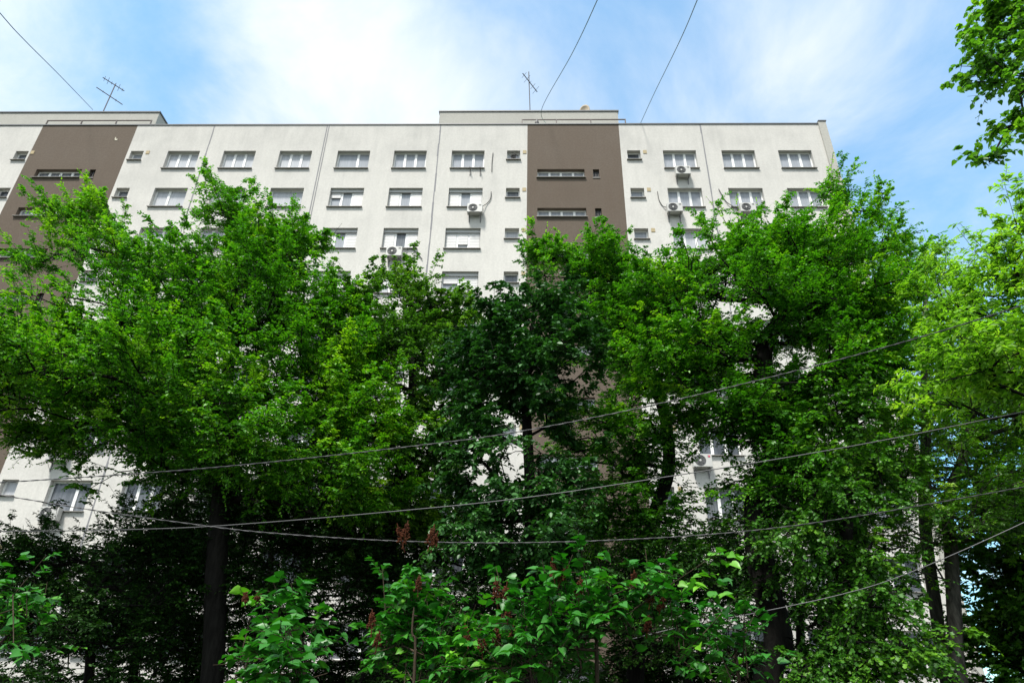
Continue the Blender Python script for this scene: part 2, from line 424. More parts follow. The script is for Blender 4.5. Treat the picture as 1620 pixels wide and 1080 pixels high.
for x0, x1, z0, z1, kind, c, r in openings:
    wd, ht = x1 - x0, z1 - z0; cx = (x0 + x1) / 2
    key = f'{kind}|{round(wd, 2)}'
    if kind == 'slot':
        me = cached('ventilation_slot|', lambda: slot(), M['grille']) if 'slot' in globals() else None
        mb = MB()
        for i in range(3): mb.box(-.15 + i * .125, -.15 + i * .125 + .035, 0, .05, .03, ht)
        mb.m = 1; mb.quad((-.17, .07, 0), (.17, .07, 0), (.17, .07, ht), (-.17, .07, ht))
        key = 'ventilation_slot|%.2f' % ht
        me = cached(key, lambda: mb, [M['dark_metal'], M['grille']])
        o = link('ventilation_slot', me, house, (cx + 14, .12, z0))
        link('sill', cached('sill|slot', lambda: (lambda m: (m.box(-.2, .2, -.16, .05, -.03, .012), m)[1])(MB()), M['sill']), o)
        continue
    cuts = style.get((c, r), T3) if kind == 'big' else (() if kind == 'small' else (.26, .50, .76))
    if kind == 'big':
        rr = rw.random()
        if (c, r) not in style and r > 1 and rr > .75: cuts = T2 if rr > .9 else T2b
    if (c, r) in shut and kind == 'big': cuts = (.335, .665) if len(shut[(c, r)]) == 3 else (.45,)
    name = {'big': 'window', 'small': 'bathroom_window', 'long': 'stairwell_window'}[kind]
    me = cached(f'{name}|{wd:.2f}{ht:.2f}{cuts}', lambda: win_frame(wd, ht, cuts, .07), M['pvc'])
    o = link(name, me, house, (cx + 14, RV - .065, z0))
    if kind == 'big': gi = 0 if r < 2 else rw.choice((0, 1, 3)) if r < 4 else rw.choice((2, 2, 3, 2))  # lower rows get darker panes, standing for trees reflected there
    elif kind == 'small': gi = rw.choice((0, 3, 1, 2))
    else: gi = rw.choice((0, 3, 1))
    if kind == 'big' and c in (1, 2, 3) and r < 3: gi = 1
    link('pane', cached(f'pane|{wd:.2f}{ht:.2f}{gi}', lambda: pane_mb(wd, ht), GLASS[gi]), o)
    link('sill', cached(f'sill|{wd:.2f}', sill_fn(wd), M['sill']), o)
    if kind == 'big' and (c, r) in shut:
        link('roller_shutter', cached(f'shutter|{wd:.2f}{cuts}{shut[(c, r)]}', shutter_fn(wd, ht, cuts, shut[(c, r)]), M['shutter']), o)
    if kind == 'small' and c in (2, 3) and r < 9 or kind == 'small' and c in (0, 1) and r % 2 == 0:
        v = MB(); sx = .62 if c != 1 else .62
        v.box(cx + 14 + sx - .1, cx + 14 + sx + .1, -.025, -.001, z1 - .24, z1)
        if c == 1: pass
        v.build('vent_grille', M['tan'], house)
# small marks and fittings on the walls
w = MB(); p = at(184, 221, D); w.box(p[0] - .07, p[0] + .07, D - .02, D - .002, p[2] - .06, p[2] + .04); w.box(p[0] - .1, p[0] - .05, D - .02, D - .003, p[2] + .043, p[2] + .17); hb(w, 'plaster_patch', M['patch'])
def conduit(pts, r=.018, off=.035, name='conduit', mat='rubber'):
    P = [at(a, b, D - off) for a, b in pts]; mb = MB(); mb.tube(smoothp(P), r, 5); return hb(mb, name, M[mat])
def smoothp(P, n=6):
    P = np.array(P); Q = np.vstack([2 * P[0] - P[1], P, 2 * P[-1] - P[-2]]); o_ = []
    for i in range(1, len(Q) - 2):
        for t in np.arange(n) / n:
            a, b, c, d = Q[i - 1:i + 3]
            o_.append(.5 * (2 * b + (c - a) * t + (2 * a - 5 * b + 4 * c - d) * t * t + (3 * b - a - 3 * c + d) * t ** 3))
    o_.append(P[-1]); return np.array(o_)
conduit([(780, 242), (778.5, 256), (778, 272)], .022)
for x in (744, 760): 
    a = at(x, 269, D - .01); w = MB(); w.box(a[0] - .02, a[0] + .02, D - .3, D - .003, a[2] - .06, a[2] - .02); w.box(a[0] - .02, a[0] + .02, D - .05, D - .003, a[2] - .4, a[2] - .063); hb(w, 'bracket', M['dark_metal'])

# ---------------------------------------------------------------- air conditioners
def make_ac(name='air_conditioner'):
    r = empty(name)
    mb = MB(); mb.box(-.40, .40, -.42, -.12, 0, .56); mb.build('casing', M['white_metal'], r, bevel=.012)
    f = MB(); n0 = 0
    for k in range(7): 
        rad = .05 + k * .031
        pts = [(-.10 + rad * math.cos(t), -.428, .28 + rad * math.sin(t)) for t in np.linspace(0, 2 * math.pi, 25)]
        f.tube(pts, .0045, 4, False)
    for k in range(8):
        a = math.pi * k / 4; f.tube([(-.10 + .04 * math.cos(a), -.432, .28 + .04 * math.sin(a)), (-.10 + .24 * math.cos(a), -.432, .28 + .24 * math.sin(a))], .005, 4)
    f.build('fan_grille', M['steel'], r)
    f = MB(); f.disc((-.10, -.4225, .28), .245, 24); f.build('fan', M['grille'], r)
    f = MB(); f.disc((-.10, -.436, .28), .05, 14); f.build('fan_hub', M['white_metal'], r)
    f = MB()
    for k in range(5): f.box(.22, .34, -.4225, -.4205, .40 + k * .022, .41 + k * .022)
    f.build('louvre', M['grille'], r)
    for s in (-.3, .3):
        b = MB(); b.box(s - .02, s + .02, -.45, -.002, -.045, -.003); b.box(s - .02, s + .02, -.04, -.003, -.40, -.048)
        b.tube([(s, -.40, -.05), (s, -.03, -.36)], .012, 4); b.build('bracket', M['steel'], r)
    return r
def copy_tree(o, parent=None):
    c = o.copy(); COL.objects.link(c)
    if parent: c.parent = parent
    for ch in o.children: copy_tree(ch, c)
    return c
ac0 = make_ac(); used = False
ac_spots = [
 (1081, 277, 'air conditioner with dark fan just below the window beside the upper right expansion joint', None),
 (751, 337, 'air conditioner with a pipe rising to its right, left of the central brown strip', [(764, 328), (770, 322), (776, 314), (777, 303)]),
 (1068, 336, 'pale air conditioner with a hanging cable on its left, right of the central brown strip', [(1059, 329), (1050, 327), (1043, 317), (1040, 303)]),
 (1184, 336, 'air conditioner half hidden by the treetop under the middle right window', [(1160, 329), (1150, 320), (1143, 310), (1137, 299)]),
 (623, 406, 'white air conditioner with round white hub under a shuttered window above the small tree', [(637, 398), (648, 393), (658, 398), (668, 410)]),
 (88, 728, 'grey air conditioner low on the left wall with a curved cable going up', [(86, 708), (89, 696), (82, 683), (80, 675)]),
 (75, 823, 'air conditioner under the lowest clear window at the left edge', None),
 (1112, 739, 'white air conditioner with a small red round sticker low on the right wall', None)]
for px, py, lab, pipe in ac_spots:
    a = ac0 if not used else copy_tree(ac0); used = True
    p = at(px, py, D - .3); a.location = (p[0], D, p[2]); tag(a, lab, 'air conditioner', 'air conditioners on the facade')
    if pipe:
        P = [at(u, v, D - .05) for u, v in pipe]; P[0][1] -= .1
        mb = MB(); mb.v = []; mb.tube([(q[0] - a.location[0], q[1] - a.location[1], q[2] - a.location[2]) for q in smoothp(P)], .022, 5)
        mb.build('pipe', M['rubber'], a)
    if 'sticker' in lab:
        mb = MB(); mb.disc((.29, -.425, .46), .045, 16); mb.build('sticker', M['sticker'], a)
p = at(814, 246, D + .05); t = empty('window_ventilator', tuple(p)); tag(t, 'dark round ventilator and rag stuffed in the top bathroom window', 'ventilator')
f = MB(); f.tube([(-.06, -.03, -.05), (-.06, .1, -.05)], .13, 14); f.build('duct', M['grille'], t)
f = MB(); f.tube([(-.22, -.05, -.14), (-.1, -.09, -.02), (.02, -.09, .03), (.2, -.04, -.1)], [.03, .05, .045, .03], 7); f.build('rag', M['rubber'], t)

# ---------------------------------------------------------------- roof things
def railing(pa, pb, n, label, y):
    a = at(*pa, y); b = at(*pb, y); r = empty('roof_railing', (a[0], y, TOP - .6)); h = (a[2] + b[2]) / 2 - (TOP - .6); Lg = b[0] - a[0]
    tag(r, label, 'railing', 'railings on the roof')
    f = MB(); f.box(-.03, Lg + .03, -.03, .03, h - .05, h); f.build('top_rail', M['rail'], r)
    for k in range(n):
        f = MB(); x = Lg * k / (n - 1); f.box(x - .03, x + .03, -.028, .028, 0, h - .052); f.build('post', M['rail'], r)
railing((826, 189), (989, 189), 4, 'dark red-brown roof railing in front of the central penthouse', D + 1.0)
railing((76, 190.5), (240, 190.5), 4, 'dark roof railing in front of the left penthouse', D + 1.0)
def antenna(base, top, booms, label, y, h0):
    a = at(*base, y); b = at(*top, y); r = empty('television_antenna', (a[0], y, h0)); tag(r, label, 'antenna', 'antennas on the penthouses')
    f = MB(); off = np.array([a[0], y, h0]); f.tube([(0, 0, 0), tuple(a - off), tuple(b - off)], .035, 6); f.build('mast', M['dark_metal'], r)
    for (p0, p1, n, ln) in booms:
        P0, P1 = at(*p0, y) - off, at(*p1, y) - off; P0[1] -= .3; P1[1] += .3
        f = MB(); f.tube([P0, P1], .032, 5); bo = f.build('boom', M['dark_metal'], r)
        d = P1 - P0; q = np.cross(d, (0, 0, 1)); q /= np.linalg.norm(q) + 1e-9
        q = q * .9 + np.array([0.35, 0, .45]); q /= np.linalg.norm(q)
        f = MB()
        for k in range(n):
            c = P0 + d * (k + .5) / n; l = ln * (.7 + .3 * math.sin(k * 2.1)); f.tube([c - q * l, c + q * l], .013, 4)
        if n: f.build('element', M['steel'], bo)
YH = D + SB + .5
antenna((838.5, 175), (836.5, 114), [((827, 122), (850, 140), 5, .33)], 'upright aerial with one slanting boom on the central penthouse', YH, pA[2])
antenna((164, 175), (183, 133), [((166.5, 128.5), (193, 138.5), 6, .28), ((156.5, 144), (190, 160), 2, .1)], 'leaning aerial with two crossing booms on the left penthouse', YH, pC[2])
p = at(925, 176, YH); t = empty('satellite_dish', tuple(p)); tag(t, 'tan satellite dish peeping over the central penthouse roof', 'satellite dish')
mb = MB(); NR, NA = 5, 22
for i in range(NR + 1):
    rr = .48 * i / NR
    for j in range(NA):
        a = 2 * math.pi * j / NA; x, z = rr * math.cos(a) * .78, rr * math.sin(a); yy = -.12 * (rr / .48) ** 2
        mb.v.append((x * .9 + z * .15, yy + .1, z + .08))
for i in range(NR):
    for j in range(NA): mb.f.append((i * NA + j, i * NA + (j + 1) % NA, (i + 1) * NA + (j + 1) % NA, (i + 1) * NA + j)); mb.mi.append(0)
o = mb.build('reflector', M['dish'], t, smooth=True); sm_ = o.modifiers.new('s', 'SOLIDIFY'); sm_.thickness = .03
f = MB(); f.tube([(0, .12, 0), (0, .3, -.15), (0, .3, -.5)], .03, 6); f.build('mount', M['dark_metal'], t)
p = at(849.5, 197, D + .9); t = empty('roof_cowl', (p[0], D + .9, TOP - .6)); tag(t, 'small dark pointed cowl behind the central roof railing', 'vent cowl')
f = MB(); h = p[2] - TOP + .6; f.tube([(0, 0, 0), (0, 0, h - .0)], .05, 8); f.build('pipe', M['dark_metal'], t)
f = MB(); f.tube([(0, 0, h - .02), (0, 0, h + .12), (0, 0, h + .42)], [.11, .13, .02], 10); f.build('cap', M['dark_metal'], t)

# ---------------------------------------------------------------- cables
def cable(name, pts, r, mat, label, group, twist=0, n=14):
    P = smoothp([at(*p) for p in pts], n); mb = MB()
    if twist:
        # two strands laid round each other
        Ls = np.concatenate([[0], np.cumsum(np.linalg.norm(np.diff(P, axis=0), axis=1))])
        q = np.arange(0, Ls[-1], twist / 5); P = np.stack([np.interp(q, Ls, P[:, i]) for i in range(3)], 1)
        T = np.gradient(P, axis=0); T /= np.linalg.norm(T, axis=1)[:, None]; U = np.cross(T, (0, 0, 1.)); U /= np.linalg.norm(U, axis=1)[:, None]; W_ = np.cross(T, U)
        for s in (0, math.pi):
            a = (q / twist * 2 * math.pi + s)[:, None]; mb.tube(P + .8 * r * (np.cos(a) * U + np.sin(a) * W_), r * .8, 5)
    else: mb.tube(P, r, 6)
    o = mb.build(name, M[mat], smooth=True); tag(o, label, 'cable', group); return o
G1 = 'cables strung in front of the trees'
cable('overhead_cable', [(-220, 775, 8.3), (0, 763, 8), (330, 740, 7.6), (640, 707, 7.3), (830, 681, 7.1), (1080, 630, 6.9), (1390, 552, 6.6), (1620, 482, 6.4), (1850, 402, 6.2)], .0055, 'cable',
      'highest thick twisted cable, rising across the trees to the right edge', G1, .30)
cable('overhead_cable', [(-200, 757, 7.6), (0, 783, 7.8), (150, 807, 8), (300, 828, 8), (420, 842, 8), (620, 855, 8), (830, 858, 8), (1080, 848, 7.8), (1300, 825, 7.6), (1620, 770, 7.4), (1800, 736, 7.3)], .0052, 'cable',
      'thick sagging cable whose lowest point hangs just above the lilac flower heads', G1, .3)
cable('overhead_cable', [(-200, 838, 10.4), (0, 840, 10.2), (250, 836, 10), (420, 826, 9.9), (640, 807, 9.7), (830, 787, 9.5), (1080, 750, 9.2), (1350, 705, 8.8), (1600, 655, 8.4), (1800, 612, 8.2)], .007, 'steelcable',
      'thin grey cable crossing between the two thick ones', G1)
cable('overhead_cable', [(1000, 1010, 9.4), (1090, 988, 9.2), (1180, 972, 9), (1330, 940, 8.6), (1440, 905, 8.3), (1620, 826, 7.8), (1800, 735, 7.4)], .0055, 'steelcable',
      'thin cable at the lower right curving up past the two slim trunks', G1)
G2 = 'wires running from the roof overhead'
cable('sky_wire', [(147, 174, D + 1.5), (95, 120, 22), (40, 65, 17), (0, 21, 14.5), (-160, -170, 9)], .016, 'greenwire', 'green wire from the left penthouse up to the top left corner', G2)
cable('sky_wire', [(866, 200, D + 1.5), (857, 173, D + .6), (905, 85, 20), (946, -2, 14), (1000, -130, 9)], .016, 'greenwire', 'green wire rising from the central penthouse beside the upright aerial', G2)
cable('sky_wire', [(1013, 196, D + .3), (1035, 148, 24), (1075, 66, 17), (1104, -2, 13), (1150, -120, 9)], .016, 'greenwire', 'green wire rising from the roof right of the central penthouse', G2)

# ---------------------------------------------------------------- foliage
def tmpl(kind):
    if kind == 'kite':
        V = [(0, 0, 0), (-.30, .48, .07), (0, 1, -.06), (.30, .48, .07)]; F = [(0, 3, 2, 2), (0, 2, 1, 1)]; F = [(0, 3, 2), (0, 2, 1)]
        return np.array(V), np.array(F)
    if kind == 'lance':
        V = [(0, 0, 0), (-.20, .42, .03), (0, 1, -.14), (.20, .42, .03)]; return np.array(V), np.array([(0, 3, 2), (0, 2, 1)])
    if kind == 'oval':
        V = [(0, 0, 0), (.30, .28, .06), (.30, .62, .05), (0, 1, -.10), (-.30, .62, .05), (-.30, .28, .06)]
        return np.array(V), np.array([(0, 1, 2), (0, 2, 3), (0, 3, 4), (0, 4, 5)])
    if kind == 'heart':
        V = [(0, 0, 0), (.24, -.06, .05), (.42, .16, .10), (.36, .48, .09), (.17, .78, .0), (0, 1.05, -.12), (0, .5, -.02),
             (-.24, -.06, .05), (-.42, .16, .10), (-.36, .48, .09), (-.17, .78, .0)]
        F = [(0, 1, 2), (0, 2, 6), (6, 2, 3), (6, 3, 4), (6, 4, 5), (0, 8, 7), (0, 6, 8), (6, 9, 8), (6, 10, 9), (6, 5, 10)]
        return np.array(V), np.array(F)
    if kind == 'lobed':
        V = [(0, 0, 0), (.50, .12, .06), (.26, .38, .02), (.46, .72, .03), (0, 1, -.10), (-.46, .72, .03), (-.26, .38, .02), (-.50, .12, .06)]
        F = [(0, 1, 2), (0, 2, 4), (2, 3, 4), (0, 4, 6), (4, 5, 6), (0, 6, 7)]
        return np.array(V), np.array(F)
def unit(a): return a / (np.linalg.norm(a, axis=-1, keepdims=True) + 1e-9)
def leaves(P, A, Nn, S, kind, rng):
    V, F = tmpl(kind); A = unit(A); side = unit(np.cross(A, Nn)); N2 = np.cross(side, A)
    X = P[:, None] + S[:, None, None] * (V[None, :, 0:1] * side[:, None] + V[None, :, 1:2] * A[:, None] + V[None, :, 2:3] * N2[:, None])
    Fi = (F[None] + (np.arange(len(P)) * len(V))[:, None, None]).reshape(-1, 3)
    return X.reshape(-1, 3), Fi, len(F)
def pnoise(p, s, seed):
    r = np.random.RandomState(seed); o = 0
    for k in range(7):
        w_ = unit(r.normal(size=3)) * s * (1 + .55 * k); o = o + np.sin(p @ w_ + r.uniform(0, 6.28)) / (1 + .3 * k)
    return o / 3.0
def sample_blob(c, rad, n, rng, seed, gap=.15):
    out_ = []
    for _ in range(40):
        u = unit(rng.normal(size=(n * 2, 3))) * (rng.uniform(.02, 1.15, size=(n * 2, 1)) ** .5)
        p = c + u * rad; k = pnoise(p, 2.6, seed) > -gap + .13
        out_.append(p[k]);
        if sum(map(len, out_)) >= n: break
    return np.concatenate(out_)[:n]
def grow(trunk, targets, rng, maxseg=.7):
    """connect every spray to the nearest suitable limb; returns nodes, parents, node index per target"""
    nodes = [np.array(p) for p in trunk]; par = [-1] + list(range(len(trunk) - 1)); cost = [0.]
    for i in range(1, len(nodes)): cost.append(cost[-1] + .12 * np.linalg.norm(nodes[i] - nodes[i - 1]))
    N = np.zeros((len(targets) * 14 + len(nodes) + 10, 3)); C = np.zeros(len(N)); m = len(nodes); N[:m] = nodes; C[:m] = cost
    first = max(1, int(m * .25))
    cen = np.array(nodes[m // 2:]).mean(0)
    order = np.argsort(np.min(np.linalg.norm(targets[:, None] - np.array(nodes)[None], axis=2), axis=1)); tip = np.zeros(len(targets), int)
    for ti in order:
        t = targets[ti]; d = t - N[first:m]; L_ = np.linalg.norm(d, axis=1)
        sc = L_ + .35 * C[first:m] + .9 * np.maximum(0, N[first:m, 2] - t[2] + .0)      # limbs climb outwards
        j = int(np.argmin(sc)) + first; a = N[j]; Lg = np.linalg.norm(t - a); k = max(1, int(math.ceil(Lg / maxseg))); prev = j
        sagv = rng.normal(size=3) * .07 * Lg + np.array([0, 0, .06 * Lg])
        for q in range(1, k + 1):
            s = q / k; N[m] = a + (t - a) * s + sagv * math.sin(math.pi * s); C[m] = C[prev] + Lg / k; par.append(prev); prev = m; m += 1
            if m >= len(N) - 1: N = np.vstack([N, np.zeros((2000, 3))]); C = np.concatenate([C, np.zeros(2000)])
        tip[ti] = prev
    return N[:m], np.array(par), tip
def tubes_np(A, B, ra, rb, k):
    d = unit(B - A); ref = np.where(np.abs(d[:, 2:3]) < .9, np.array([[0, 0, 1.]]), np.array([[1., 0, 0]])); u = unit(np.cross(d, ref)); w_ = np.cross(d, u)
    a = np.arange(k) * 2 * math.pi / k; c, s = np.cos(a)[None, :, None], np.sin(a)[None, :, None]
    ring = c * u[:, None] + s * w_[:, None]
    V = np.concatenate([A[:, None] + ring * ra[:, None, None], B[:, None] + ring * rb[:, None, None]], 1).reshape(-1, 3)
    j = np.arange(k); F = np.stack([j, (j + 1) % k, (j + 1) % k + k, j + k], 1)
    return V, (F[None] + (np.arange(len(A)) * 2 * k)[:, None, None]).reshape(-1, 4)
LEAFCOUNT = 0
DEN = 2.15
def tree(name, label, cat, trunk, blobs, leafmat, seed, kind='kite', size=.092, dens=15., T=11, Lf=12, spray=.62, droop=.3, flat=.42, bark='bark',
         group=None, tr=.2, gap=.15, young=.12, tip_r=.006, extra=None, face=0., part='crown', nz=1.0, shoots=None, up=.55):
    global LEAFCOUNT
    rng = np.random.RandomState(seed)
    if kind in ('kite', 'lobed', 'oval'): T = int(T * 1.35)
    tk = [np.array(at(*p[:3])) for p in trunk]
    if tk[0][2] > 0:
        b = tk[0].copy(); b[2] = -.1; b[0] += (tk[0][0] - tk[min(1, len(tk) - 1)][0]) * .3; tk = [b] + tk
    P = smoothp(tk, 5) if len(tk) > 2 else np.array(tk)
    cs = []
    for bl in blobs:
        px, py, Y, rx, ry, rd = bl[:6]; mul = bl[6] if len(bl) > 6 else 1.
        c = at(px, py, Y); dep = np.dot(c - EYE, -(MC @ np.array([0, 0, 1.]))); sc = dep / FPX
        rad = np.array([rx * sc, rd, ry * sc * 1.1]); n = max(2, int(dens * DEN * mul * math.pi * rad[0] * rad[2] * min(1.3, .6 + rd * .2)))
        sh = spray * .38; rad = np.array([max(rad[0] - sh * .35, rad[0] * .6), rad[1] * 1.1, max(rad[2] - sh * .9, rad[2] * .5)])
        cs.append(sample_blob(c, rad, n, rng, seed + 7, gap))
    Cn = np.concatenate(cs); Cn[:, 2] -= max(0, up) * spray * (1.25 if spray > .4 else .5); Cn = Cn[Cn[:, 2] > .25]
    N, par, tip = grow(P, Cn, rng)
    # limb thickness by the pipe model
    area = np.zeros(len(N)); area[tip] += tip_r ** 2.2
    for i in range(len(N) - 1, 0, -1):
        if par[i] >= 0: area[par[i]] += area[i]
    R = area ** (1 / 2.2); ntr = len(P); sc = tr / max(R[1], 1e-6); Rt = np.maximum(R * sc ** .9, .004)
    idx = np.arange(len(N)); seg = idx[(par >= 0)]
    R2 = np.maximum(R * min(1.6, sc), tip_r); R2[:ntr] = np.maximum(np.linspace(tr, tr * .35, ntr), R2[:ntr])
    R2[0] = tr * 1.35
    root = empty(name, (float(P[0][0]), float(P[0][1]), 0)); tag(root, label, cat, group)
    off = np.array([P[0][0], P[0][1], 0])
    big = seg[R2[seg] > .03]; sm2 = seg[R2[seg] <= .03]
    VV, FF = [], []; nv = 0
    for ss, k in ((big, 9), (sm2, 4)):
        if len(ss) == 0: continue
        pa = par[ss]; ra = np.minimum(R2[pa], R2[ss] * 1.35 + .004); ra = np.where(pa < ntr - 1, np.where(ss < ntr, R2[pa], R2[ss] * 1.2), ra)
        d = N[ss] - N[pa]; V, F = tubes_np(N[pa] - d * .03, N[ss] + d * .03, ra, R2[ss], k); VV.append(V); FF.append(F + nv); nv += len(V)
    # sprays
    tip_p = N[tip]; par_p = N[par[tip]]; outd = unit((tip_p - par_p) * np.array([1, 1, .3]) + unit(tip_p - off - np.array([0, 0, 1]) * (P[-1][2] * .7)) * .25 + rng.normal(size=tip_p.shape) * .25)
    S = len(tip); base_az = np.arctan2(outd[:, 1], outd[:, 0])
    ssz = spray * rng.uniform(.65, 1.25, S)
    az = base_az[:, None] + rng.uniform(-1.9, 1.9, (S, T)); el = rng.normal(.12, flat, (S, T)); ln = ssz[:, None] * rng.uniform(.35, 1., (S, T))
    dv = np.stack([np.cos(az) * np.cos(el), np.sin(az) * np.cos(el), np.sin(el)], -1)
    ld = unit(outd * .8 + np.array([0, 0, up]) + rng.normal(size=outd.shape) * .3); LL = ssz * 1.3 * rng.uniform(.6, 1.2, S)
    uu = rng.uniform(-.35, 1, (S, T)); dv = unit(dv * .8 + ld[:, None] * (.35 + .8 * np.maximum(uu, 0)[..., None])); ln = ln * (1.0 - .55 * np.maximum(uu, 0))
    b0 = tip_p[:, None] + ld[:, None] * (uu * LL[:, None])[..., None] + rng.normal(size=(S, T, 3)) * .03
    V, F = tubes_np(tip_p - ld * .35 * LL[:, None], tip_p + ld * LL[:, None], np.full(S, tip_r * 1.3), np.full(S, tip_r * .6), 3); VV.append(V); FF.append(F + nv); nv += len(V)
    tt = (np.arange(Lf) + .6) / Lf; t4 = tt[None, None, :, None]
    pos = b0[:, :, None] + dv[:, :, None] * (ln[..., None, None] * t4) - np.array([0, 0, 1.]) * (droop * ln[..., None, None] * t4 ** 2)
    mid = b0 + dv * (ln * .5)[..., None] - np.array([0, 0, 1.]) * (droop * ln * .25)[..., None]; end = b0 + dv * (ln * .97)[..., None] - np.array([0, 0, 1.]) * (droop * ln * .94)[..., None]
    for a_, b_ in ((b0, mid), (mid, end)):
        V, F = tubes_np(a_.reshape(-1, 3), b_.reshape(-1, 3), np.full(S * T, tip_r * .75), np.full(S * T, tip_r * .5), 3); 
        F = F.copy(); VV.append(V); FF.append(F + nv); nv += len(V)
    tang = unit(dv[:, :, None] - np.array([0, 0, 1.]) * (2 * droop * t4)); tang = np.broadcast_to(tang, pos.shape)
    sidev = unit(np.cross(tang, [0, 0, 1.])); sgn = np.where(np.arange(Lf) % 2 == 0, 1., -1.)[None, None, :, None]
    A = tang * .55 + sidev * sgn * .8 + rng.normal(size=pos.shape) * .28 - np.array([0, 0, 1.]) * .18 * (1 + droop)
    Nn = np.array([0, -face, 1.]) + rng.normal(size=pos.shape) * .42 * nz
    sz = size * rng.uniform(.6, 1.25, pos.shape[:3]) * (1 - .25 * tt)[None, None]
    yng = (pnoise(tip_p, .9, seed + 3) * .16 + .42 + rng.normal(0, .10, S))
    top = np.clip((tip_p[:, 2] - np.percentile(tip_p[:, 2], 80)) / 3., 0, 1)
    isy = rng.uniform(size=S) < young * .5
    yng = yng + isy * .28 + top * .10
    if shoots is not None:
        SP, SA, SN, SS = [], [], [], []
        for (sx, sy, sY, sl_) in shoots:
            q = np.array(at(sx, sy, sY)); j = int(np.argmin(np.linalg.norm(N - q, axis=1))); a0 = q - np.array([0, 0, sl_]) + rng.normal(size=3) * .1
            lean = rng.normal(size=3) * .12 * sl_; base = N[j] if np.linalg.norm(N[j] - a0) < 1.2 else a0
            pth = np.stack([base + (q - base) * t + lean * math.sin(math.pi * t) for t in np.linspace(0, 1, 7)])
            V, F = tubes_np(pth[:-1], pth[1:], np.full(6, .006), np.full(6, .004), 4); VV.append(V); FF.append(F + nv); nv += len(V)
            n_ = int(26 * sl_ / .8); tq = rng.uniform(.25, 1, n_); d_ = unit(q - base)
            SP.append(base + (q - base) * tq[:, None] + lean * np.sin(math.pi * tq)[:, None]); az_ = rng.uniform(0, 6.28, n_)
            SA.append(d_ * .5 + np.stack([np.cos(az_), np.sin(az_), 0 * az_ - .1], 1)); SN.append(np.array([0, 0, 1.]) + rng.normal(size=(n_, 3)) * .6); SS.append(size * rng.uniform(.7, 1.2, n_) * (1.1 - .4 * tq))
        shoot = [np.concatenate(z) for z in (SP, SA, SN, SS)]
    tint = yng[:, None, None] + rng.normal(0, .09, pos.shape[:3]) + (tt ** 3)[None, None] * .12
    npmesh('trunk', np.concatenate(VV) - off, np.concatenate(FF), M[bark], root)
    pp, AA, NN, ZZ, tint = pos.reshape(-1, 3), A.reshape(-1, 3), Nn.reshape(-1, 3), sz.ravel(), tint.ravel()
    if shoots is not None:
        pp = np.concatenate([pp, shoot[0]]); AA = np.concatenate([AA, shoot[1]]); NN = np.concatenate([NN, shoot[2]]); ZZ = np.concatenate([ZZ, shoot[3]]); tint = np.concatenate([tint, rng.uniform(.8, 1, len(shoot[0]))])
    X, F, nf = leaves(pp, AA, NN, ZZ, kind, rng)
    LEAFCOUNT += len(pos.reshape(-1, 3))
    npmesh(part, X - off, F, L[leafmat], root, np.repeat(np.clip(tint.ravel(), 0, 1), nf), 3)
    return root

G = 'tall trees before the building'
tree('hornbeam_tree', 'tallest bushy bright green tree at the left with a thick dark straight trunk', 'tree',
     [(335, 1080, 13.6), (342, 900, 13.6), (352, 770, 13.7), (362, 690, 13.8), (360, 590, 13.9), (385, 500, 14.0), (410, 420, 14.1)],
     [(140, 322, 14.2, 66, 30, .8, .8), (115, 365, 14, 50, 20, .7, .6), (205, 385, 14, 60, 45, 1.2, .8), (70, 395, 14.2, 50, 20, .6, .6), (375, 335, 14.3, 42, 40, .9), (335, 410, 14, 62, 45, 1.4, .8), (430, 390, 14.2, 75, 60, 1.5),
      (480, 365, 14.3, 42, 22, .8, .8), (300, 475, 13.8, 130, 70, 2.2, .8), (130, 515, 13.6, 100, 42, 1.8), (10, 500, 13.2, 60, 30, 1.4), (30, 560, 13.4, 95, 60, 2.), (450, 480, 14, 85, 60, 2.), (540, 480, 14.2, 45, 40, 1.1, .7), (240, 560, 14.6, 120, 70, 1.5, .7),
      (170, 600, 13.2, 140, 75, 2.5, .85), (50, 640, 13.2, 100, 36, 1.8), (350, 600, 13, 140, 90, 2.8, .8), (520, 560, 13.8, 80, 70, 1.9), (560, 640, 13.3, 80, 60, 1.6), (265, 690, 12.8, 85, 50, 1.6, .6),
      (420, 700, 12.6, 110, 65, 2., .8), (560, 740, 13, 85, 60, 1.5, .8), (142, 738, 13, 26, 12, .4, .4)],
     'horn', 11, dens=15,  shoots=[(190,352,14.2,.9),(262,372,14,.8),(315,290,14.2,.9),(330,330,14.2,.8),(95,275,14.2,.4),(20,440,13,.6),(5,425,13,.6)], tr=.20, group=G, gap=.22)
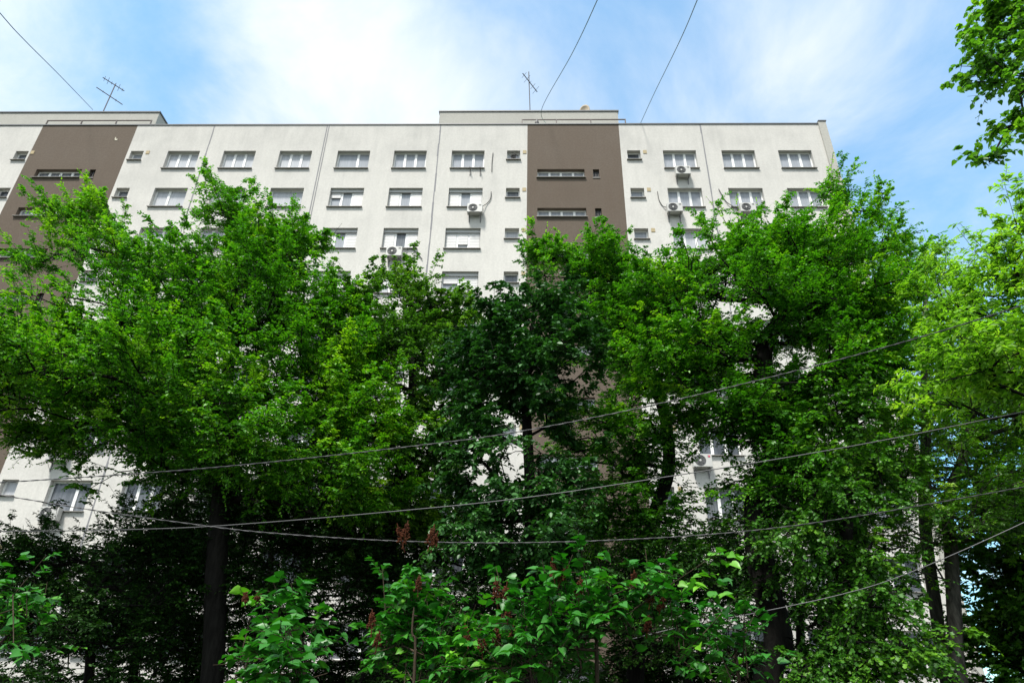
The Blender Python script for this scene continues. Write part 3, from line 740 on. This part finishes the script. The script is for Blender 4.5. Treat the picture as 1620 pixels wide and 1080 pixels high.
tree('hornbeam_tree', 'broad bright green tree at the right whose crown reaches the roof corner', 'tree',
     [(1215, 1080, 12.6), (1232, 1010, 12.6), (1205, 900, 12.7), (1200, 790, 12.8), (1228, 700, 12.9), (1210, 610, 13.0), (1213, 540, 13.1), (1262, 480, 13.2), (1300, 400, 13.3)],
     [(1310, 300, 13.5, 24, 26, .5), (1380, 308, 13.6, 28, 16, .5, .9), (1300, 355, 13.5, 62, 45, 1.1), (1225, 372, 13.4, 50, 35, .9), (1160, 368, 13.4, 48, 28, .9, .8), (1350, 400, 13.4, 58, 50, 1.2), (1230, 420, 13.2, 110, 55, 1.9),
      (1095, 403, 13.3, 60, 34, 1.2), (1045, 398, 13.4, 40, 24, .7), (1060, 440, 13.1, 65, 45, 1.6), (1150, 500, 12.9, 110, 60, 2.2), (1330, 490, 12.9, 108, 65, 2.1), (1080, 560, 12.8, 80, 60, 1.8, .8), (1270, 580, 12.6, 105, 55, 1.8),
      (1190, 630, 12.2, 75, 50, 1.8), (1235, 725, 12., 60, 55, 1.5), (1330, 560, 12.8, 70, 50, 1.5), (1290, 690, 12.2, 80, 60, 1.6)],
     'horn', 23, dens=15, shoots=[(1318,240,13.5,.9),(1310,262,13.5,.8),(1118,312,13.4,.8),(1140,320,13.4,.7),(1085,330,13.3,.7),(1165,305,13.4,.8),(1195,312,13.4,.7),(1230,318,13.4,.7),(1272,300,13.4,.8),(1382,270,13.6,.6),(1400,285,13.6,.5),(1105,345,13.3,.6)], tr=.25, group=G, gap=.2)
tree('leaning_tree', 'bright tree with a dark leaning trunk, its crown before the central brown strip', 'tree',
     [(1005, 1080, 14.6), (1020, 930, 14.6), (1035, 820, 14.7), (1058, 740, 14.8), (1052, 660, 14.9), (1030, 600, 15), (985, 520, 15.1), (935, 440, 15.2)],
     [(880, 385, 15.4, 42, 26, .8), (965, 405, 15.3, 42, 26, .8), (920, 430, 15.2, 85, 48, 1.4), (1000, 470, 15.1, 55, 45, 1.3), (935, 500, 15, 70, 45, 1.4, .8), (1000, 560, 14.8, 65, 60, 1.5, .8), (930, 650, 14.6, 60, 60, 1.3, .7), (1010, 690, 14.5, 80, 60, 1.4, .8), (960, 780, 14.3, 70, 50, 1.2, .7), (1070, 650, 14.6, 30, 30, .8, .4),
      (1045, 810, 14.2, 60, 50, 1.2, .9), (1075, 640, 14.4, 35, 40, 1., .8)],
     'horn', 31, dens=13, shoots=[(866,352,15.4,.6),(872,362,15.4,.5),(932,365,15.4,.7),(918,370,15.4,.6),(957,353,15.4,.9),(962,356,15.4,.7),(975,380,15.4,.6),(885,365,15.4,.5)], tr=.19, group=G, gap=.1)
tree('maple_tree', 'small round-leaved tree left of centre, its pointed top reaching a shuttered window', 'tree',
     [(600, 1080, 15.2), (612, 900, 15.2), (630, 760, 15.3), (650, 660, 15.4), (652, 560, 15.5), (650, 470, 15.6)],
     [(648, 425, 15.6, 30, 24, .6), (640, 470, 15.5, 66, 34, 1.1), (720, 480, 15.5, 42, 34, 1.), (590, 480, 15.4, 42, 35, 1.1), (660, 530, 15.3, 95, 52, 1.5), (590, 560, 15, 60, 50, 1.4), (690, 600, 15.2, 75, 45, 1.3, .9), (720, 690, 14.9, 60, 40, 1.2, .9),
      (640, 700, 14.8, 70, 45, 1.3, .9), (590, 790, 14.6, 90, 50, 1.4, .8), (690, 790, 14.6, 70, 40, 1.2, .5)],
     'round', 41, shoots=[(470+120,437,15.4,.6),(605,430,15.4,.5)], kind='oval', size=.09, dens=12, tr=.14, T=10, Lf=12, spray=.6, flat=.5, group=G, gap=.15, young=.25)
tree('cherry_tree', 'dark glossy bluish-green tree in the centre with a thin upright trunk', 'tree',
     [(842, 1080, 12.5), (840, 900, 12.5), (838, 760, 12.6), (833, 650, 12.7), (835, 560, 12.8), (845, 500, 12.9)],
     [(860, 455, 13, 48, 24, .8), (800, 478, 13, 36, 20, .7), (840, 510, 12.9, 95, 40, 1.3), (760, 545, 12.7, 70, 48, 1.3), (880, 570, 12.6, 75, 48, 1.4), (800, 610, 12.4, 85, 42, 1.3), (870, 650, 12.3, 60, 35, 1.1, .7), (770, 690, 12.2, 55, 40, 1., .9), (730, 740, 12.2, 45, 30, 1., .8),
      (840, 720, 11.9, 85, 26, 1.1, .7), (790, 780, 11.7, 85, 42, 1.2), (890, 770, 11.7, 60, 30, 1., .5), (860, 840, 11.3, 75, 28, 1.), (740, 840, 11.6, 65, 35, 1., .6), (900, 870, 11.4, 75, 26, .9, .5)],
     'glossy', 53, kind='oval', size=.11, dens=12, T=10, Lf=9, spray=.5, up=.2, droop=.45, flat=.4, tr=.12, group=G, gap=.15, young=.03)
tree('creeper_clad_tree', 'tree trunk smothered in hanging bright creeper, in front of the lower right wall', 'tree',
     [(1330, 1080, 11.4), (1335, 950, 11.4), (1340, 820, 11.5), (1345, 700, 11.6), (1350, 610, 11.7)],
     [(1355, 610, 11.6, 38, 28, .6), (1340, 660, 11.4, 58, 34, .9), (1320, 730, 11.2, 58, 40, 1.), (1370, 760, 11.2, 62, 60, 1., .8), (1310, 800, 11., 50, 40, .9), (1350, 870, 11, 60, 55, 1.), (1260, 850, 11.4, 60, 60, 1., .6), (1345, 970, 10.9, 74, 60, 1.1), (1375, 1040, 10.9, 78, 50, 1.1), (1290, 1050, 11, 60, 45, 1., .5)],
     'creeper', 61, kind='lobed', size=.066, dens=17, T=9, Lf=10, spray=.5, droop=.5, flat=.5, tr=.16, gap=.35, young=.15, group=G, up=-.15, part='creeper')
tree('slim_tree', 'light green tree at the right with the thicker of two slim grey trunks', 'tree',
     [(1518, 1080, 12.8), (1510, 980, 12.8), (1505, 880, 12.9), (1500, 790, 13), (1530, 700, 13.2), (1540, 600, 13.4)],
     [(1560, 560, 13.5, 70, 50, 1.3, .6), (1480, 700, 13, 90, 45, 1.5, .8), (1560, 740, 12.8, 85, 50, 1.5), (1470, 790, 12.6, 80, 42, 1.3), (1560, 820, 12.4, 70, 35, 1.3, .9), (1600, 660, 13.2, 60, 60, 1.2, .9), (1520, 640, 13.2, 70, 50, 1.3, .8), (1430, 850, 12.5, 45, 30, .8, .5)],
     'hornb', 71, size=.08, dens=11.5, tr=.15, bark='bark2', group=G, gap=.15, young=.25)
tree('slim_tree', 'airy pale green tree beyond the building corner, with the thinner slanting grey trunk', 'tree',
     [(1498, 1080, 14.6), (1480, 960, 14.6), (1466, 860, 14.7), (1462, 780, 14.8), (1465, 680, 15), (1462, 560, 15.2), (1465, 460, 15.4)],
     [(1405, 375, 16, 34, 20, .7, .6), (1450, 385, 15.8, 46, 28, .9, .7), (1500, 410, 15.7, 36, 28, .9, .6), (1440, 450, 15.6, 66, 48, 1.4, .75), (1490, 490, 15.4, 60, 45, 1.3, .75), (1440, 540, 15.2, 60, 45, 1.3, .7), (1480, 620, 15, 75, 50, 1.4, .8), (1420, 640, 15, 50, 40, 1.2, .7), (1560, 690, 15, 60, 60, 1.4, .8), (1520, 560, 15.2, 60, 50, 1.4), (1590, 600, 15, 50, 60, 1.3)],
     'pale', 83, size=.085, dens=10, tr=.12, bark='bark2', group=G, gap=.1, young=.3, T=10, Lf=13)
tree('ash_tree', 'light green long-leaved tree leaning in from the right edge', 'tree',
     [(1860, 1080, 9.6), (1820, 800, 9.5), (1740, 640, 9.4), (1680, 540, 9.4), (1630, 470, 9.4)],
     [(1610, 335, 9.5, 36, 28, .5, .8), (1590, 400, 9.4, 62, 42, .9), (1560, 470, 9.3, 80, 42, 1.), (1600, 540, 9.2, 110, 55, 1.2), (1520, 570, 9.1, 70, 40, 1., .9), (1480, 590, 9.0, 42, 20, .7, .6), (1690, 420, 9.5, 60, 80, 1.2, .6), (1610, 620, 9.1, 60, 25, .8, .4)],
     'pale', 97, kind='lance', size=.13, dens=15, T=9, Lf=12, spray=.55, droop=.35, flat=.6, tr=.14, tip_r=.005, group=G, gap=.2, young=.2)
tree('linden_tree', 'linden branch with rounded leaves hanging in from the top right corner', 'tree',
     [(2050, 1080, 7), (2010, 600, 6.8), (1900, 250, 6.6), (1760, 120, 6.4), (1680, 60, 6.3)],
     [(1590, 20, 6.2, 78, 34, .5), (1580, 95, 6.2, 52, 34, .45), (1535, 118, 6.2, 34, 14, .3, 1.1), (1605, 140, 6.2, 46, 45, .5), (1550, 45, 6.2, 26, 20, .3), (1608, 185, 6.1, 30, 20, .25, 1.3), (1592, 210, 6.1, 24, 14, .2, 1.6), (1590, 232, 6.1, 32, 14, .2, 1.8), (1700, 60, 6.3, 80, 90, .8, .6), (1560, 12, 6.2, 35, 18, .3, .9)],
     'linden', 103, kind='heart', size=.082, dens=30, T=7, Lf=5, up=.15, spray=.24, droop=.5, flat=.6, tr=.14, tip_r=.003, gap=.4, young=.12)
tree('dark_tree', 'dark bushy tree filling the lower right corner beyond the slim trunks', 'tree',
     [(1640, 1080, 13.6), (1630, 950, 13.6), (1620, 850, 13.7), (1610, 780, 13.8)],
     [(1610, 760, 13.8, 60, 40, 1.), (1590, 900, 14.6, 30, 60, .9, .8), (1595, 1010, 14.6, 34, 60, .9), (1600, 850, 13.6, 62, 60, 1.3), (1610, 960, 13.4, 66, 60, 1.4), (1590, 1050, 13.3, 50, 45, 1.2), (1720, 900, 13.6, 80, 120, 2., .6), (1480, 1010, 14.8, 20, 30, .5, .0)],
     'creeper', 113, kind='lobed', size=.10, dens=18, T=9, Lf=9, spray=.6, tr=.15, gap=.5, group=G)
GB = 'dark bushes in the undergrowth'
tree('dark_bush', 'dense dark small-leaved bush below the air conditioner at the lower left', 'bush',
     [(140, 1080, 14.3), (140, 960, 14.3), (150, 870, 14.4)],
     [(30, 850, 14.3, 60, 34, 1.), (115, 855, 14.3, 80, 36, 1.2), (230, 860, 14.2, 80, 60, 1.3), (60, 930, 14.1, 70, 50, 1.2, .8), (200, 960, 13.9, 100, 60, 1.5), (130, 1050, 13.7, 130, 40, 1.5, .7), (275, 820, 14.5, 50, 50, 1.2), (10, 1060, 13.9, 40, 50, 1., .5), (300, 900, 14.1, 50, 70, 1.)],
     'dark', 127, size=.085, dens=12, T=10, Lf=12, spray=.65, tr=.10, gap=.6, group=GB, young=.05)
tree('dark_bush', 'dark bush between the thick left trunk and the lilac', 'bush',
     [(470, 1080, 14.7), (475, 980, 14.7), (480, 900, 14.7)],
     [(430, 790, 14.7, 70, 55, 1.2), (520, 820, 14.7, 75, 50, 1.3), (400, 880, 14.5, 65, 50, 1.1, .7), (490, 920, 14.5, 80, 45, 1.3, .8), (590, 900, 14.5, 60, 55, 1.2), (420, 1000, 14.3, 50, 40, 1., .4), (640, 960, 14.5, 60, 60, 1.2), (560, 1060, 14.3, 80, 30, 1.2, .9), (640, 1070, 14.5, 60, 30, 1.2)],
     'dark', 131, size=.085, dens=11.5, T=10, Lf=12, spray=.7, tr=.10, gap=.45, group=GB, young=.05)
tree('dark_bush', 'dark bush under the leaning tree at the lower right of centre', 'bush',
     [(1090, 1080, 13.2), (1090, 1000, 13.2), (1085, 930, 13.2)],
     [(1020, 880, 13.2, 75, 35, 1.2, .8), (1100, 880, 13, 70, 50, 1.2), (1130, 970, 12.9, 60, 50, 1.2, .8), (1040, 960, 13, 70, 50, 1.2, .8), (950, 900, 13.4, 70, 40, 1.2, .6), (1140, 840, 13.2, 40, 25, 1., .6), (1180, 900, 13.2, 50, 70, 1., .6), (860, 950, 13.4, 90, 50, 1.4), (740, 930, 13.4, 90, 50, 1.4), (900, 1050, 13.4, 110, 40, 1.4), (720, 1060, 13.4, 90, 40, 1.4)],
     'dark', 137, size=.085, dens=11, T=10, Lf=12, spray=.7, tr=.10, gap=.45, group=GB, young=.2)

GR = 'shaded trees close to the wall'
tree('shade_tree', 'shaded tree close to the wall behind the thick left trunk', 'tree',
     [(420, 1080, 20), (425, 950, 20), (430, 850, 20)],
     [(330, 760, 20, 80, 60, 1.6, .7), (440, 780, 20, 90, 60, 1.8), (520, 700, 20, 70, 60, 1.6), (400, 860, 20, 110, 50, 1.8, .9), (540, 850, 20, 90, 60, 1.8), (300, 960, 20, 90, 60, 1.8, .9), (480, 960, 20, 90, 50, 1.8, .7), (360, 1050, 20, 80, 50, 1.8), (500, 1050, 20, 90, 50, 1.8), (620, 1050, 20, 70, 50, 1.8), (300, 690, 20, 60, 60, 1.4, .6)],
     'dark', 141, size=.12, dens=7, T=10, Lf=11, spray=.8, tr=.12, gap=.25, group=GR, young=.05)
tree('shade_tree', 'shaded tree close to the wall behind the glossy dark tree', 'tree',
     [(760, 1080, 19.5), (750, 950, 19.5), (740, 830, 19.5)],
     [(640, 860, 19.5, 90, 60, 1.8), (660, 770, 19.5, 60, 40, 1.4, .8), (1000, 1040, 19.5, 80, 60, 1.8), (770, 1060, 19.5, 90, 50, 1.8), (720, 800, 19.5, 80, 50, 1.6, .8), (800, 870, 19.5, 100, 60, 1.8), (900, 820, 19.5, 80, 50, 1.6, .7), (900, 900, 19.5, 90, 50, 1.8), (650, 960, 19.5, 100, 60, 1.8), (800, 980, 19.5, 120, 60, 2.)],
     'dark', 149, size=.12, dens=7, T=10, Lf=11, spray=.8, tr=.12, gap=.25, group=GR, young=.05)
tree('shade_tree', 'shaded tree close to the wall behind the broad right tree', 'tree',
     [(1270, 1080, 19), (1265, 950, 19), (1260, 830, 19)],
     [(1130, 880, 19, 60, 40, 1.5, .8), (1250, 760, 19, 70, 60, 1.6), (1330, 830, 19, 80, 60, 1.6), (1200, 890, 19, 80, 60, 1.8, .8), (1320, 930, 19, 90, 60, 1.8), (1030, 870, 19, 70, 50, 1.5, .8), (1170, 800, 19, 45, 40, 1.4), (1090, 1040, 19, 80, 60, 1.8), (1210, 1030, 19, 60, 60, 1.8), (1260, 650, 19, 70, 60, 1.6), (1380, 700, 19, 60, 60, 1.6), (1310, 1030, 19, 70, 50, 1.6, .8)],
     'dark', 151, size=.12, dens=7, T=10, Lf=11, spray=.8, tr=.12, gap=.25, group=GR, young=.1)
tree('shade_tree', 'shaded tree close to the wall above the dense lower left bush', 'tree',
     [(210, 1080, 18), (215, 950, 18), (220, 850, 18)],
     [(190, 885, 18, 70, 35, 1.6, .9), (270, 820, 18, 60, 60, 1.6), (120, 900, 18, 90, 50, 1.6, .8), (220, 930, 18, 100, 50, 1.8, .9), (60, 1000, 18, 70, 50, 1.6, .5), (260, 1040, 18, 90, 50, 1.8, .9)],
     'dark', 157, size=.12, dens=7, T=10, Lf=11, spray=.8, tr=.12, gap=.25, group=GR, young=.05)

# ---------------------------------------------------------------- lilac bushes in front
def lilac(label, stems, blobs, heads, seed, Y, dens=76, size=.064):
    r = tree('lilac_bush', label, 'bush', stems, blobs, 'lilac', seed, kind='heart', size=size, dens=dens, T=6, Lf=5, spray=.22, droop=.25, flat=.4, tr=.011, tip_r=.003,
             bark='stem', gap=.12, young=.12, group='lilac bushes in the foreground', part='foliage', nz=.8)
    rng = random.Random(seed)
    for hx, hy, hh, lean in heads:
        c = Vector(at(hx, hy, Y)) - r.location; mb = MB(); H_ = hh * Y / FPX * .75
        ax = Vector((lean, rng.uniform(-.2, .2), 1)).normalized()
        mb.tube([tuple(c - ax * H_ * .9), tuple(c + ax * H_ * .9)], .003, 4)
        for k in range(60):
            t = rng.random(); rad = (.22 * (1 - t) + .04) * H_ * rng.uniform(.5, 1.1); a = rng.uniform(0, 6.28)
            p = c + ax * (t - .4) * H_ * .95 + Vector((math.cos(a) * rad, math.sin(a) * rad, rng.uniform(-.01, .01)))
            s = rng.uniform(.0045, .008); d = Vector((math.cos(a), math.sin(a), .8)).normalized() * s * 2
            mb.tube([tuple(p), tuple(p + d * .5), tuple(p + d)], [s * .4, s, s * .2], 4)
        mb.build('seed_head', M['seed'], r)
    return r
lilac('tallest lilac bush with four brown seed heads on its top, bottom centre', [(655, 1080, 4.2), (652, 1000, 4.2), (655, 960, 4.2)],
      [(665, 880, 4.2, 60, 24, .25), (735, 885, 4.2, 40, 20, .2), (625, 930, 4.2, 55, 28, .3), (700, 940, 4.2, 60, 40, .35), (600, 925, 4.1, 34, 12, .2), (640, 1010, 4.2, 70, 50, .4), (730, 1010, 4.2, 60, 50, .4), (670, 1070, 4.1, 90, 35, .4)],
      [(634, 850, 34, -.35), (641, 845, 34, .1), (682, 850, 34, .15), (687, 857, 26, .3), (662, 926, 24, 0), (588, 985, 30, -.1), (597, 1015, 24, .1)], 201, 4.1)
lilac('wide lilac bush with scattered dark seed heads, bottom centre right', [(945, 1080, 4.0), (945, 1000, 4.0), (940, 950, 4.0)],
      [(950, 925, 4., 70, 20, .25), (1010, 940, 4., 55, 26, .3), (870, 955, 4., 60, 26, .3), (960, 970, 4., 90, 35, .4), (800, 970, 4.1, 40, 24, .3), (1080, 1020, 3.9, 50, 30, .35), (840, 1000, 4., 50, 30, .4), (920, 1030, 3.9, 110, 45, .45), (1040, 1000, 3.9, 60, 40, .4), (800, 1050, 4., 50, 30, .35), (1010, 1070, 3.9, 100, 30, .4), (1090, 965, 4., 32, 14, .2, .7)],
      [(876, 905, 34, -.1), (891, 911, 28, .5), (786, 942, 40, -.1), (798, 948, 40, .15), (803, 973, 24, 0), (917, 933, 30, .1), (1003, 918, 24, .1), (1030, 945, 26, .3), (1047, 957, 22, .4), (762, 1018, 30, -.1), (785, 1012, 34, 0), (810, 1012, 30, .1), (738, 1005, 26, -.2), (1025, 990, 24, .2)], 211, 3.9)
lilac('low lilac bush with broad grey-green leaves, bottom left of centre', [(480, 1080, 3.9), (470, 1030, 3.9), (455, 990, 3.9)],
      [(365, 1015, 3.8, 34, 12, .2), (430, 960, 3.9, 46, 14, .2), (500, 975, 3.9, 45, 14, .25), (470, 1020, 3.9, 70, 28, .35), (520, 1050, 3.8, 75, 35, .4), (440, 1072, 3.8, 50, 18, .3), (590, 1060, 3.9, 50, 30, .3)],
      [(388, 948, 16, -.2), (408, 945, 14, .2)], 223, 3.8, dens=62, size=.07)
lilac('small upright lilac sprig, bottom right of centre beside the wide lilac', [(1170, 1080, 4.2), (1165, 1040, 4.2), (1160, 1010, 4.2)],
      [(1160, 1005, 4.2, 38, 16, .2), (1150, 1035, 4.2, 55, 22, .3), (1190, 1060, 4.2, 50, 26, .3), (1130, 1065, 4.2, 45, 22, .3)], [], 229, 4.1, dens=44)
lilac('lilac sprig entering at the left edge', [(-40, 1080, 4.0), (-25, 1000, 4.), (-10, 950, 4.)],
      [(5, 925, 4., 28, 24, .25), (30, 950, 4., 30, 18, .2), (10, 985, 4., 45, 20, .25), (-50, 1000, 4., 50, 60, .3)], [], 233, 4., dens=44)
print('leaves', LEAFCOUNT)
